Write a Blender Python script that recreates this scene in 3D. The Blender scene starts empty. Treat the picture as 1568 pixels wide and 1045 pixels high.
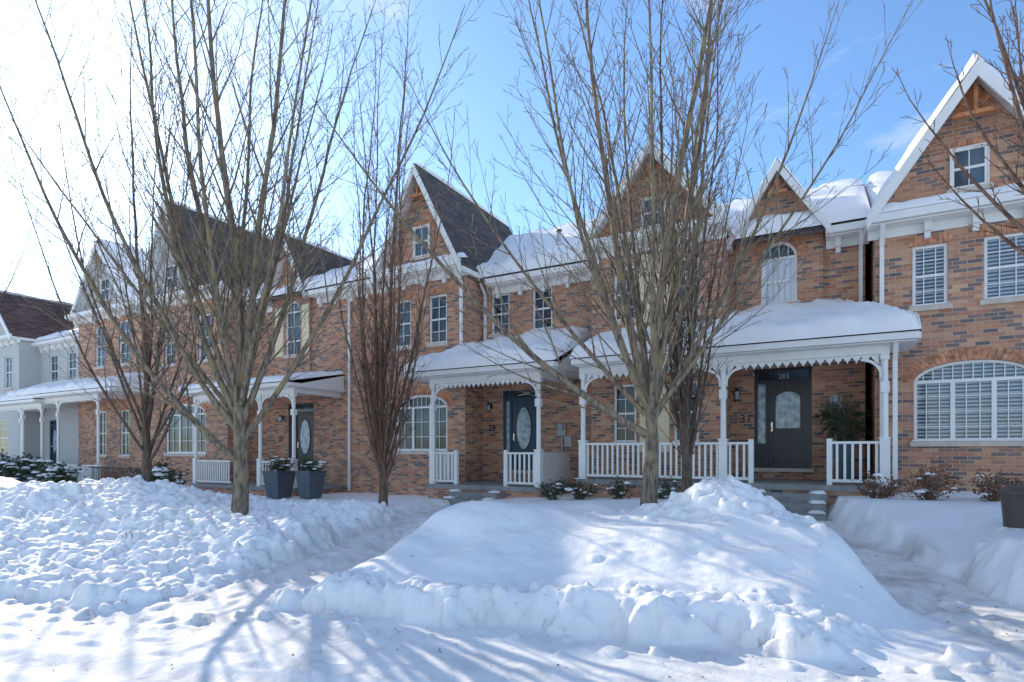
import bpy, math, random
import numpy as np
from mathutils import Vector
S=bpy.context.scene
R=random.Random(5)
# ------------------------------------------------------------------ materials
def newmat(n):
    m=bpy.data.materials.new(n); m.use_nodes=True
    nt=m.node_tree; b=nt.nodes['Principled BSDF']
    return m,nt,b
def N(nt,t,**k):
    n=nt.nodes.new(t)
    for a,b in k.items(): setattr(n,a,b)
    return n
def plain(n,c,r=.6,var=.12,scale=6,bump=0.0,metal=0,spec=.5):
    m,nt,b=newmat(n)
    tc=N(nt,'ShaderNodeTexCoord'); no=N(nt,'ShaderNodeTexNoise')
    no.inputs['Scale'].default_value=scale; no.inputs['Detail'].default_value=5
    nt.links.new(tc.outputs['Object'],no.inputs['Vector'])
    cr=N(nt,'ShaderNodeValToRGB')
    cr.color_ramp.elements[0].position=.3; cr.color_ramp.elements[1].position=.7
    cr.color_ramp.elements[0].color=(*[x*(1-var) for x in c],1)
    cr.color_ramp.elements[1].color=(*[min(1,x*(1+var)) for x in c],1)
    nt.links.new(no.outputs['Fac'],cr.inputs['Fac']); nt.links.new(cr.outputs['Color'],b.inputs['Base Color'])
    b.inputs['Roughness'].default_value=r; b.inputs['Metallic'].default_value=metal
    b.inputs['Specular IOR Level'].default_value=spec
    if bump:
        bp=N(nt,'ShaderNodeBump'); bp.inputs['Strength'].default_value=bump; bp.inputs['Distance'].default_value=.02
        nt.links.new(no.outputs['Fac'],bp.inputs['Height']); nt.links.new(bp.outputs['Normal'],b.inputs['Normal'])
    return m
def brick_mat(n,ramp,mortar,W=.24,Hh=.078):
    m,nt,b=newmat(n); L=nt.links.new
    uv=N(nt,'ShaderNodeUVMap'); br=N(nt,'ShaderNodeTexBrick'); L(uv.outputs[0],br.inputs['Vector'])
    br.inputs['Scale'].default_value=1; br.inputs['Brick Width'].default_value=W; br.inputs['Row Height'].default_value=Hh
    br.inputs['Mortar Size'].default_value=.007; br.inputs['Mortar Smooth'].default_value=.2
    sp=N(nt,'ShaderNodeSeparateXYZ'); L(uv.outputs[0],sp.inputs[0])
    def M(op,a,bv=None,c=None):
        x=N(nt,'ShaderNodeMath',operation=op)
        for i,v in enumerate((a,bv,c)):
            if v is None: continue
            if isinstance(v,(int,float)): x.inputs[i].default_value=v
            else: L(v,x.inputs[i])
        return x.outputs[0]
    row=M('FLOOR',M('DIVIDE',sp.outputs[1],Hh))
    even=M('SUBTRACT',1.0,M('FLOORED_MODULO',row,2.0))
    col=M('FLOOR',M('DIVIDE',M('ADD',sp.outputs[0],M('MULTIPLY',even,W*.5)),W))
    cb=N(nt,'ShaderNodeCombineXYZ'); L(col,cb.inputs[0]); L(row,cb.inputs[1])
    wn=N(nt,'ShaderNodeTexWhiteNoise'); wn.noise_dimensions='2D'; L(cb.outputs[0],wn.inputs['Vector'])
    mp=N(nt,'ShaderNodeMapping'); mp.inputs['Scale'].default_value=(.22,.8,1); L(cb.outputs[0],mp.inputs[0])
    nz=N(nt,'ShaderNodeTexNoise'); nz.inputs['Scale'].default_value=1; nz.inputs['Detail'].default_value=1; L(mp.outputs[0],nz.inputs['Vector'])
    f=M('ADD',M('MULTIPLY',wn.outputs['Value'],.55),M('MULTIPLY',nz.outputs['Fac'],.45))
    cr=N(nt,'ShaderNodeValToRGB'); cr.color_ramp.interpolation='LINEAR'
    e=cr.color_ramp.elements
    while len(e)>1: e.remove(e[0])
    e[0].position=ramp[0][0]; e[0].color=(*ramp[0][1],1)
    for p,c in ramp[1:]:
        k=e.new(p); k.color=(*c,1)
    L(f,cr.inputs['Fac'])
    tc=N(nt,'ShaderNodeTexCoord'); n2=N(nt,'ShaderNodeTexNoise'); n2.inputs['Scale'].default_value=.9; n2.inputs['Detail'].default_value=6
    L(tc.outputs['Object'],n2.inputs['Vector'])
    mr=N(nt,'ShaderNodeMapRange'); mr.inputs[1].default_value=.3; mr.inputs[2].default_value=.7; mr.inputs[3].default_value=.8; mr.inputs[4].default_value=1.12
    L(n2.outputs['Fac'],mr.inputs[0])
    mul=N(nt,'ShaderNodeVectorMath',operation='SCALE'); L(cr.outputs[0],mul.inputs[0]); L(mr.outputs[0],mul.inputs['Scale'])
    mx=N(nt,'ShaderNodeMix',data_type='RGBA'); L(br.outputs['Fac'],mx.inputs[0]); L(mul.outputs[0],mx.inputs[6]); mx.inputs[7].default_value=(*mortar,1)
    L(mx.outputs[2],b.inputs['Base Color']); b.inputs['Roughness'].default_value=.85
    bp=N(nt,'ShaderNodeBump'); bp.inputs['Distance'].default_value=.01; bp.inputs['Strength'].default_value=.8; bp.invert=True
    L(br.outputs['Fac'],bp.inputs['Height']); L(bp.outputs[0],b.inputs['Normal'])
    return m
MT={}
MT['walls']=brick_mat('brick',[(0.24,(.17,.135,.13)),(.34,(.27,.175,.15)),(.40,(.50,.225,.13)),(.5,(.58,.285,.16)),(.6,(.64,.37,.225)),(.7,(.53,.225,.135)),(.82,(.38,.15,.095))],(.54,.44,.34))
MT['soldier']=plain('soldier_brick',(.53,.24,.135),.85,.5,9)
MT['trim']=plain('white_paint',(.83,.81,.77),.5,.05,3)
MT['post']=MT['trim']
MT['stone']=plain('stone_sill',(.60,.50,.42),.8,.12,8,.3)
MT['cream']=plain('cream_panel',(.78,.66,.43),.6,.05,3)
MT['blackpaint']=plain('black_paint',(.025,.026,.03),.35,.2,5)
MT['navypaint']=plain('navy_paint',(.02,.05,.085),.35,.2,5)
MT['wood']=plain('cedar_truss',(.55,.21,.085),.6,.25,5)
MT['metal']=plain('meter_grey',(.4,.41,.42),.4,.1,5)
MT['concrete']=plain('concrete_step',(.28,.27,.26),.85,.2,7,.4)
MT['knob']=plain('nickel',(.6,.58,.5),.25,.05,5,0,1)
MT['ironrail']=plain('iron_rail',(.05,.035,.03),.5,.1,5)
def shingle(n,c):
    m=brick_mat(n,[(0.2,tuple(x*.6 for x in c)),(.5,c),(.8,tuple(x*1.4 for x in c))],tuple(x*.35 for x in c),.3,.14); return m
MT['roof']=shingle('shingles',(.10,.076,.07)); MT['roofbrown']=shingle('shingles_brown',(.15,.08,.062))
def siding():
    m,nt,b=newmat('lap_siding'); L=nt.links.new
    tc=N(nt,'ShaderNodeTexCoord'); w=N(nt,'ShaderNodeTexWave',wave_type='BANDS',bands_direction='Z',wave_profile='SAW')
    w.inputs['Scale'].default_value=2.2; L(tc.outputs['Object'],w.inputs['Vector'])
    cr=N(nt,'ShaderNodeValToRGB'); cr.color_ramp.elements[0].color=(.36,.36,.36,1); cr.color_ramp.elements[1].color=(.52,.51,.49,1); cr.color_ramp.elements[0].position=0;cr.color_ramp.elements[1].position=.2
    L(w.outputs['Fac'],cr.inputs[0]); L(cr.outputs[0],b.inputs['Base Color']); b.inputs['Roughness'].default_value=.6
    return m
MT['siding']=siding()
def glass(n,blind):
    m,nt,b=newmat(n); L=nt.links.new
    tc=N(nt,'ShaderNodeTexCoord'); no=N(nt,'ShaderNodeTexNoise'); no.inputs['Scale'].default_value=.9; no.inputs['Detail'].default_value=3
    L(tc.outputs['Object'],no.inputs['Vector'])
    if blind==1:
        w=N(nt,'ShaderNodeTexWave',wave_type='BANDS',bands_direction='Z'); w.inputs['Scale'].default_value=4.2
        L(tc.outputs['Object'],w.inputs['Vector'])
        cr=N(nt,'ShaderNodeValToRGB'); cr.color_ramp.elements[0].color=(.05,.07,.09,1); cr.color_ramp.elements[1].color=(.36,.42,.47,1)
        cr.color_ramp.elements[0].position=.2; cr.color_ramp.elements[1].position=.7
        L(w.outputs['Fac'],cr.inputs[0])
    elif blind==2:
        w=N(nt,'ShaderNodeTexWave',wave_type='BANDS',bands_direction='X'); w.inputs['Scale'].default_value=2.5; w.inputs['Distortion'].default_value=1
        L(tc.outputs['Object'],w.inputs['Vector'])
        cr=N(nt,'ShaderNodeValToRGB'); cr.color_ramp.elements[0].color=(.5,.55,.6,1); cr.color_ramp.elements[1].color=(.7,.73,.75,1)
        L(w.outputs['Fac'],cr.inputs[0])
    else:
        cr=N(nt,'ShaderNodeValToRGB'); cr.color_ramp.elements[0].color=(.012,.02,.03,1); cr.color_ramp.elements[1].color=(.07,.12,.16,1)
        cr.color_ramp.elements[0].position=.42; cr.color_ramp.elements[1].position=.62
        L(no.outputs['Fac'],cr.inputs[0])
    L(cr.outputs[0],b.inputs['Base Color'])
    b.inputs['Roughness'].default_value=.04; b.inputs['IOR'].default_value=1.6
    bp=N(nt,'ShaderNodeBump'); bp.inputs['Strength'].default_value=.15; bp.inputs['Distance'].default_value=.05
    L(no.outputs['Fac'],bp.inputs['Height']); L(bp.outputs[0],b.inputs['Normal'])
    return m
MT['glass']=glass('window_glass',0); MT['blinds']=glass('window_blinds',1); MT['curtain']=glass('window_curtain',2)
MT['paleglass']=plain('frosted_glass',(.38,.46,.52),.08,.5,7)
def snowmat(n,ground):
    m,nt,b=newmat(n); L=nt.links.new
    tc=N(nt,'ShaderNodeTexCoord')
    a=N(nt,'ShaderNodeTexNoise'); a.inputs['Scale'].default_value=11; a.inputs['Detail'].default_value=8; a.inputs['Roughness'].default_value=.7
    L(tc.outputs['Object'],a.inputs['Vector'])
    d=N(nt,'ShaderNodeTexNoise'); d.inputs['Scale'].default_value=1.4; d.inputs['Detail'].default_value=8; d.inputs['Roughness'].default_value=.7
    L(tc.outputs['Object'],d.inputs['Vector'])
    cr=N(nt,'ShaderNodeValToRGB'); cr.color_ramp.elements[0].color=(.88,.87,.86,1); cr.color_ramp.elements[1].color=(.94,.93,.92,1)
    cr.color_ramp.elements[0].position=.32; cr.color_ramp.elements[1].position=.52
    L(d.outputs['Fac'],cr.inputs[0]); out=cr.outputs[0]
    if ground:
        at=N(nt,'ShaderNodeAttribute',attribute_name='packed')
        c2=N(nt,'ShaderNodeValToRGB'); c2.color_ramp.elements[0].color=(.50,.47,.43,1); c2.color_ramp.elements[1].color=(.84,.81,.77,1)
        c2.color_ramp.elements[0].position=.32; c2.color_ramp.elements[1].position=.54
        L(d.outputs['Fac'],c2.inputs[0])
        mx=N(nt,'ShaderNodeMix',data_type='RGBA'); L(at.outputs['Fac'],mx.inputs[0]); L(out,mx.inputs[6]); L(c2.outputs[0],mx.inputs[7]); out=mx.outputs[2]
    L(out,b.inputs['Base Color'])
    b.inputs['Roughness'].default_value=.65; b.inputs['Specular IOR Level'].default_value=.3
    bp=N(nt,'ShaderNodeBump'); bp.inputs['Strength'].default_value=.6; bp.inputs['Distance'].default_value=.03
    L(a.outputs['Fac'],bp.inputs['Height']); L(bp.outputs[0],b.inputs['Normal'])
    return m
MT['snow']=snowmat('roof_snow',0); SNOWG=snowmat('ground_snow',1)
def bark(n,c,l):
    m,nt,b=newmat(n); L=nt.links.new
    tc=N(nt,'ShaderNodeTexCoord'); mp=N(nt,'ShaderNodeMapping'); mp.inputs['Scale'].default_value=(14,14,3); L(tc.outputs['Object'],mp.inputs[0])
    a=N(nt,'ShaderNodeTexNoise'); a.inputs['Scale'].default_value=1.5; a.inputs['Detail'].default_value=6; L(mp.outputs[0],a.inputs['Vector'])
    cr=N(nt,'ShaderNodeValToRGB'); e=cr.color_ramp.elements; e[0].position=.38; e[0].color=(*[x*.35 for x in c],1); e[1].position=.6; e[1].color=(*c,1)
    L(a.outputs['Fac'],cr.inputs[0])
    g=N(nt,'ShaderNodeTexNoise'); g.inputs['Scale'].default_value=3.5; g.inputs['Detail'].default_value=5; L(tc.outputs['Object'],g.inputs['Vector'])
    c2=N(nt,'ShaderNodeValToRGB'); c2.color_ramp.elements[0].position=.52; c2.color_ramp.elements[1].position=.66; L(g.outputs['Fac'],c2.inputs[0])
    mx=N(nt,'ShaderNodeMix',data_type='RGBA'); L(c2.outputs[0],mx.inputs[0]); L(cr.outputs[0],mx.inputs[6]); mx.inputs[7].default_value=(*l,1)
    L(mx.outputs[2],b.inputs['Base Color']); b.inputs['Roughness'].default_value=.85
    bp=N(nt,'ShaderNodeBump'); bp.inputs['Strength'].default_value=1; bp.inputs['Distance'].default_value=.02; L(a.outputs['Fac'],bp.inputs['Height']); L(bp.outputs[0],b.inputs['Normal'])
    return m
BARK_A=bark('bark_grey',(.28,.215,.15),(.27,.21,.11)); BARK_B=bark('bark_dark',(.18,.12,.085),(.14,.10,.075)); BARK_C=bark('bark_red',(.25,.145,.095),(.19,.12,.08))
# ------------------------------------------------------------------ mesh builder
class MB:
    def __init__(s): s.v=[]; s.f=[]
    def poly(s,pts):
        i=len(s.v); s.v+= [tuple(p) for p in pts]; s.f.append(tuple(range(i,i+len(pts))))
    def hexa(s,p):
        i=len(s.v); s.v+=[tuple(q) for q in p]
        for q in ((0,3,2,1),(4,5,6,7),(0,1,5,4),(1,2,6,5),(2,3,7,6),(3,0,4,7)): s.f.append(tuple(i+k for k in q))
    def box(s,x0,x1,y0,y1,z0,z1):
        s.hexa([(x0,y0,z0),(x1,y0,z0),(x1,y1,z0),(x0,y1,z0),(x0,y0,z1),(x1,y0,z1),(x1,y1,z1),(x0,y1,z1)])
    def prism(s,A,B):
        n=len(A); i=len(s.v); s.v+=[tuple(p) for p in A]+[tuple(p) for p in B]
        s.f.append(tuple(range(i,i+n))); s.f.append(tuple(range(i+2*n-1,i+n-1,-1)))
        for k in range(n):
            j=(k+1)%n; s.f.append((i+j,i+k,i+n+k,i+n+j))
    def pxz(s,pts,y0,y1): s.prism([(x,y0,z) for x,z in pts],[(x,y1,z) for x,z in pts])
    def pyz(s,pts,x0,x1): s.prism([(x0,y,z) for y,z in pts],[(x1,y,z) for y,z in pts])
    def cyl(s,x,y,z0,z1,r0,r1,n=12):
        A=[(x+r0*math.cos(2*math.pi*k/n),y+r0*math.sin(2*math.pi*k/n),z0) for k in range(n)]
        B=[(x+r1*math.cos(2*math.pi*k/n),y+r1*math.sin(2*math.pi*k/n),z1) for k in range(n)]
        s.prism(A,B)
    def build(s,name,mat,parent=None,loc=(0,0,0),smooth=False,uv=True):
        me=bpy.data.meshes.new(name); me.from_pydata(s.v,[],s.f); me.materials.append(mat)
        if uv and s.f:
            me.update(); ul=me.uv_layers.new(name='UVMap'); z=Vector((0,0,1))
            for p in me.polygons:
                n=p.normal
                if abs(n.z)>.995 or n.length<.5: h=Vector((1,0,0)); t=Vector((0,1,0))
                else:
                    h=n.cross(z).normalized(); t=h.cross(n)
                    if t.z<0: t=-t
                for li in p.loop_indices:
                    co=me.vertices[me.loops[li].vertex_index].co
                    ul.data[li].uv=(co.dot(h)+50,co.dot(t)+50)
        if smooth: me.polygons.foreach_set('use_smooth',[True]*len(me.polygons))
        o=bpy.data.objects.new(name,me); S.collection.objects.link(o)
        if parent: o.parent=parent; o.location=(-parent.location.x,-parent.location.y,-parent.location.z)
        else: o.location=loc
        return o
class House:
    def __init__(s,name,loc):
        s.e=bpy.data.objects.new(name,None); s.e.location=loc; S.collection.objects.link(s.e); s.m={}; s.over={}
    def __getitem__(s,k):
        if k not in s.m: s.m[k]=MB()
        return s.m[k]
    def done(s):
        for k,mb in s.m.items():
            if mb.f: mb.build(k,MT[s.over.get(k,k)],s.e,smooth=(k=='snow'))
def snow_patch(mb,A,B,C,D,th,res=.12,top_round=False,seed=0,e=.28):
    A,B,C,D=map(Vector,(A,B,C,D))
    w=max((B-A).length,(C-D).length); l=max((D-A).length,(C-B).length)
    n=max(4,int(w/res)); m=max(4,int(l/res)); i0=len(mb.v)
    for j in range(m+1):
        t=j/m
        for i in range(n+1):
            q=i/n; p=(A*(1-q)+B*q)*(1-t)+(D*(1-q)+C*q)*t
            d=min(q*w,(1-q)*w,t*l)
            if top_round: d=min(d,(1-t)*l)
            k=min(1,d/e); h=th*math.sqrt(max(0,1-(1-k)**2))
            h*=1+.2*math.sin(p.x*1.7+seed)*math.sin(p.y*2.3+seed*2)+.12*math.sin(p.x*5.1+p.y*3+seed)+.06*math.sin(p.x*13+p.y*9)+.04*math.sin(p.x*29-p.y*17)
            mb.v.append((p.x,p.y-(.07*h/th*(1+.5*math.sin(p.x*6.3+seed)) if t<.2 else 0),p.z+h+.006))
    for j in range(m):
        for i in range(n):
            a=i0+j*(n+1)+i; mb.f.append((a,a+1,a+n+2,a+n+1))
def arc(xa,xb,zs,zt,n=14):
    c=(xa+xb)/2; a=(xb-xa)/2; return [(c-a*math.cos(math.pi*k/n),zs+(zt-zs)*math.sin(math.pi*k/n)) for k in range(n+1)]
def wall(H,x0,x1,y,z0,z1,ops,mat='walls'):
    W=H[mat]
    xs=sorted({x0,x1,*[o[0] for o in ops],*[o[1] for o in ops]}); zs=sorted({z0,z1,*[o[2] for o in ops],*[o[3] for o in ops]})
    for a,b in zip(xs,xs[1:]):
        for c,d in zip(zs,zs[1:]):
            mx,mz=(a+b)/2,(c+d)/2
            if any(o[0]<mx<o[1] and o[2]<mz<o[3] for o in ops): continue
            W.poly([(a,y,c),(b,y,c),(b,y,d),(a,y,d)])
    for o in ops:
        xa,xb,za,zb=o[:4]; rise=o[4] if len(o)>4 else 0; D=.13
        zsp=zb-rise
        W.poly([(xa,y,za),(xa,y,zsp),(xa,y+D,zsp),(xa,y+D,za)]); W.poly([(xb,y,za),(xb,y+D,za),(xb,y+D,zsp),(xb,y,zsp)])
        W.poly([(xa,y,za),(xa,y+D,za),(xb,y+D,za),(xb,y,za)])
        if rise:
            A=arc(xa,xb,zsp,zb)
            for p,q in zip(A,A[1:]):
                W.poly([(p[0],y,p[1]),(q[0],y,q[1]),(q[0],y+D,q[1]),(p[0],y+D,p[1])])
                W.poly([(p[0],y,p[1]),(q[0],y,q[1]),(q[0],y,zb+.0),(p[0],y,zb+.0)])
        else: W.poly([(xa,y,zb),(xb,y,zb),(xb,y+D,zb),(xa,y+D,zb)])
def window(H,xa,xb,za,zb,y,rise=0,cols=2,rows=4,sash=True,g='glass',units=1,sill=True,fw=.06,inset=.05):
    T=H['trim']; y0=y+inset; y1=y0+.06; yg=y0+.045
    zsp=zb-rise
    e=.002
    T.box(xa+e,xa+fw,y0,y1,za+e,zsp); T.box(xb-fw,xb-e,y0,y1,za+e,zsp); T.box(xa+fw,xb-fw,y0,y1,za+e,za+fw)
    g2='glass' if g=='curtain' else g
    if rise:
        A=arc(xa+e,xb-e,zsp,zb-e); B=arc(xa+fw,xb-fw,zsp,zb-fw)
        for k in range(len(A)-1):
            T.pxz([A[k],A[k+1],B[k+1],B[k]],y0,y1)
        T.box(xa+fw,xb-fw,y0,y1,zsp-.03,zsp+.03)
        H[g].poly([(xa+.02,yg,za+.02),(xb-.02,yg,za+.02),(xb-.02,yg,zsp),(xa+.02,yg,zsp)])
        H[g2].poly([(p[0],yg,p[1]) for p in reversed(arc(xa+.02,xb-.02,zsp,zb-.02))])
        c=(xa+xb)/2
        n=4*units if units>1 else 4
        for k in range(1,n):
            x=xa+(xb-xa)*k/n; a=(xb-xa)/2; zt=zsp+rise*math.sqrt(max(0,1-((x-c)/a)**2))
            T.box(x-.009,x+.009,y0+.015,y0+.04,zsp+.03,zt-fw*.6)
    else:
        T.box(xa+fw,xb-fw,y0,y1,zb-fw,zb-e)
        H[g].poly([(xa+.02,yg,za+.02),(xb-.02,yg,za+.02),(xb-.02,yg,zb-.02),(xa+.02,yg,zb-.02)])
    wu=(xb-xa)/units
    for u in range(units):
        ua=xa+u*wu; ub=ua+wu
        if u: T.box(ua-.04,ua+.04,y0+.002,y1+.002,za+fw,zsp-.03)
        for k in range(1,cols):
            x=ua+wu*k/cols; T.box(x-.009,x+.009,y0+.015,y0+.04,za+fw,zsp-(0 if rise else fw))
    for k in range(1,rows):
        z=za+(zsp-za)*k/rows; big=sash and k==rows//2
        hh=.025 if big else .009
        T.box(xa+fw,xb-fw,y0+(.008 if big else .017),y0+(.05 if big else .038),z-hh,z+hh)
    if sill:
        H['stone'].box(xa-.07,xb+.07,y-.06,y+.06,za-.1,za-.001)
        snow_patch(H['snow'],(xa-.05,y-.06,za),(xb+.05,y-.06,za),(xb+.05,y+.04,za),(xa-.05,y+.04,za),.03,.03,e=.04)
def archring(H,xa,xb,zsp,zt,y,w=.24,n=None):
    c=(xa+xb)/2; a=(xb-xa)/2; b=zt-zsp; n=n or int(a*math.pi/.1)
    for k in range(n):
        t0=math.pi*(k+.06)/n; t1=math.pi*(k+.94)/n
        P=lambda t,o:(c-(a+o)*math.cos(t),zsp+(b+o)*math.sin(t))
        H['soldier'].pxz([P(t0,.004),P(t1,.004),P(t1,w),P(t0,w)],y-.015,y+.01)
def lintel(H,xa,xb,z,y,h=.2):
    x=xa-.06
    while x<xb+.04: H['soldier'].box(x,x+.072,y-.012,y+.01,z+.002,z+h); x+=.082
def eave(H,xa,xb,y,z,brk=True):
    T=H['trim']
    T.box(xa,xb,y-.46,y-.38,z-.13,z+.03); T.box(xa,xb,y-.379,y-.002,z-.17,z-.135)
    T.box(xa,xb,y-.035,y-.002,z-.36,z-.172)
    if brk:
        x=xa+.25
        while x<xb-.1: T.box(x-.06,x+.06,y-.18,y-.036,z-.36,z-.173); T.box(x-.05,x+.05,y-.12,y-.003,z-.5,z-.361); x+=.78
def slab(mb,P,Q,y0,y1,th):
    mb.pxz([P,Q,(Q[0],Q[1]+th),(P[0],P[1]+th)],y0,y1)
def gable(H,xc,hw,zf,zp,y,yb,snowL=True,snowR=True,win=None,ov=.12,wallm='walls',th=.14,roof='roof',oy=.42,bw=.24,tr=.55):
    H[wallm].poly([(xc-hw,y,zf),(xc+hw,y,zf),(xc,y,zp)])
    s=(zp-zf)/hw; zf2=zf-ov*s; xo=hw+ov; t=.1
    for sg in (-1,1):
        slab(H[roof],(xc,zp+.03),(xc+sg*xo,zf2+.03),y-oy,yb,t)
        H['trim'].pxz([(xc,zp+.03+t*.6),(xc+sg*(xo+.02),zf2+.03+t*.6),(xc+sg*(xo+.02),zf2+.03-bw),(xc,zp+.03-bw)],y-oy-.06,y-oy-.002)
        H['trim'].pxz([(xc+sg*.02,zp+.0),(xc+sg*xo,zf2+.0),(xc+sg*xo,zf2-.04),(xc+sg*.02,zp-.04)],y-oy+.0,y-.002)
        H['trim'].box(xc+sg*xo-.05,xc+sg*xo+.06,y-oy+.03,y+.9,zf2-.1,zf2+.04)
        if (sg<0 and snowL) or (sg>0 and snowR):
            a=(xc+sg*xo*.99,y-oy+.04,zf2+.03+t); b=(xc+sg*xo*.99,yb,zf2+.03+t); c=(xc+sg*.03,yb,zp+t+.02); d=(xc+sg*.03,y-oy+.04,zp+t+.02)
            if sg>0: snow_patch(H['snow'],a,b,c,d,th,.15,seed=xc)
            else: snow_patch(H['snow'],b,a,d,c,th,.15,seed=xc)
    d=tr; w=d/s
    H['wood'].pxz([(xc-w,zp-.3-d),(xc+w,zp-.3-d),(xc+w-.05,zp-.22-d),(xc-w+.05,zp-.22-d)],y-.3,y-.2)
    H['wood'].box(xc-.035,xc+.035,y-.28,y-.21,zp-.22-d,zp-.22)
    for sg in (-1,1):
        H['wood'].pxz([(xc,zp-.25-d),(xc+sg*.05,zp-.2-d),(xc+sg*w*.55,zp-.26-d*.45),(xc+sg*w*.5,zp-.34-d*.45)],y-.27,y-.22)
    if tr>.5: H['wood'].poly([(xc-w*.8,y-.02,zp-.2-d*.8),(xc+w*.8,y-.02,zp-.2-d*.8),(xc,y-.02,zp-.02)])
    if win:
        xa,xb,za,zb=win
        window(H,xa,xb,za,zb,y-.11,cols=2,rows=2,sill=False,fw=.05); H['stone'].box(xa-.08,xb+.08,y-.12,y,za-.1,za-.001)
        H['trim'].box(xa-.02,xa,y-.08,y,za,zb+.03);H['trim'].box(xb,xb+.02,y-.08,y,za,zb+.03);H['trim'].box(xa,xb,y-.08,y,zb,zb+.02)
        if wallm=='walls': lintel(H,xa,xb,zb+.03,y,.16)
def downspout(H,x,y,z0,z1): 
    H['trim'].box(x-.04,x+.04,y-.1,y-.02,z0,z1-.5); H['trim'].hexa([(x-.04,y-.1,z1-.5),(x+.04,y-.1,z1-.5),(x+.04,y-.02,z1-.5),(x-.04,y-.02,z1-.5),(x-.04,y-.45,z1-.1),(x+.04,y-.45,z1-.1),(x+.04,y-.37,z1-.1),(x-.04,y-.37,z1-.1)])
def post(H,x,y,z0,z1,rt):
    T=H['post']; T.box(x-.085,x+.085,y-.085,y+.085,z0,rt+.04); T.box(x-.1,x+.1,y-.1,y+.1,rt+.041,rt+.075)
    T.cyl(x,y,rt+.075,z1-.12,.062,.055,10); T.box(x-.075,x+.075,y-.075,y+.075,z1-.12,z1)
    T.box(x-.075,x+.075,y-.075,y+.075,z1-.75,z1-.55)
def rail(H,p,q,deck,rt,solid=False,key='post'):
    T=H[key]; (x0,y0),(x1,y1)=p,q; L=math.hypot(x1-x0,y1-y0)
    hx,hy=(0,.03) if abs(x1-x0)>abs(y1-y0) else (.03,0)
    a,b=min(x0,x1),max(x0,x1); c,d=min(y0,y1),max(y0,y1)
    T.box(a-hx,b+hx,c-hy-(.01 if hy else 0),d+hy+(.01 if hy else 0),rt-.05,rt); T.box(a-hx,b+hx,c-hy*.8,d+hy*.8,deck+.06,deck+.12)
    n=int(L/(.125 if not solid else .06)); w=.023 if key=='post' else .01
    for k in range(1,n):
        x=x0+(x1-x0)*k/n; y=y0+(y1-y0)*k/n
        T.box(x-w,x+w,y-w*.9,y+w*.9,deck+.12,rt-.05)
def lattice(H,xa,xb,y,z):
    T=H['trim']; n=max(2,int((xb-xa)/.15)); w=(xb-xa)/n
    T.box(xa,xb,y-.012,y+.012,z-.04,z-.001)
    for k in range(n):
        c=xa+(k+.5)*w; r=w*.40
        pts=[(c-r,z-.04)]+[(c-r*math.cos(math.pi*j/8),z-.04-r*1.1*math.sin(math.pi*j/8)) for j in range(1,8)]+[(c+r,z-.04)]
        T.pxz(pts,y-.012,y+.012)
        T.box(c-.013,c+.013,y-.01,y+.01,z-.04-r*1.1-.035,z-.04-r*1.1+.01)
def bracket(H,x,y,z,sg,r=.34):
    T=H['trim']; n=8
    for k in range(n):
        t0=math.pi/2*k/n; t1=math.pi/2*(k+1)/n
        f=lambda t,rr:(x+sg*(r+.06)-sg*rr*math.cos(t),z-(r+.06)+rr*math.sin(t))
        T.pxz([f(t0,r-.02),f(t1,r-.02),f(t1,r+.03),f(t0,r+.03)],y-.02,y+.02)
    T.pxz([(x+sg*.07,z-.01),(x+sg*.22,z-.01),(x+sg*.07,z-.2)],y-.018,y+.018)
    T.box(min(x+sg*.06,x+sg*.09),max(x+sg*.06,x+sg*.09),y-.018,y+.018,z-r-.1,z)
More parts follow.
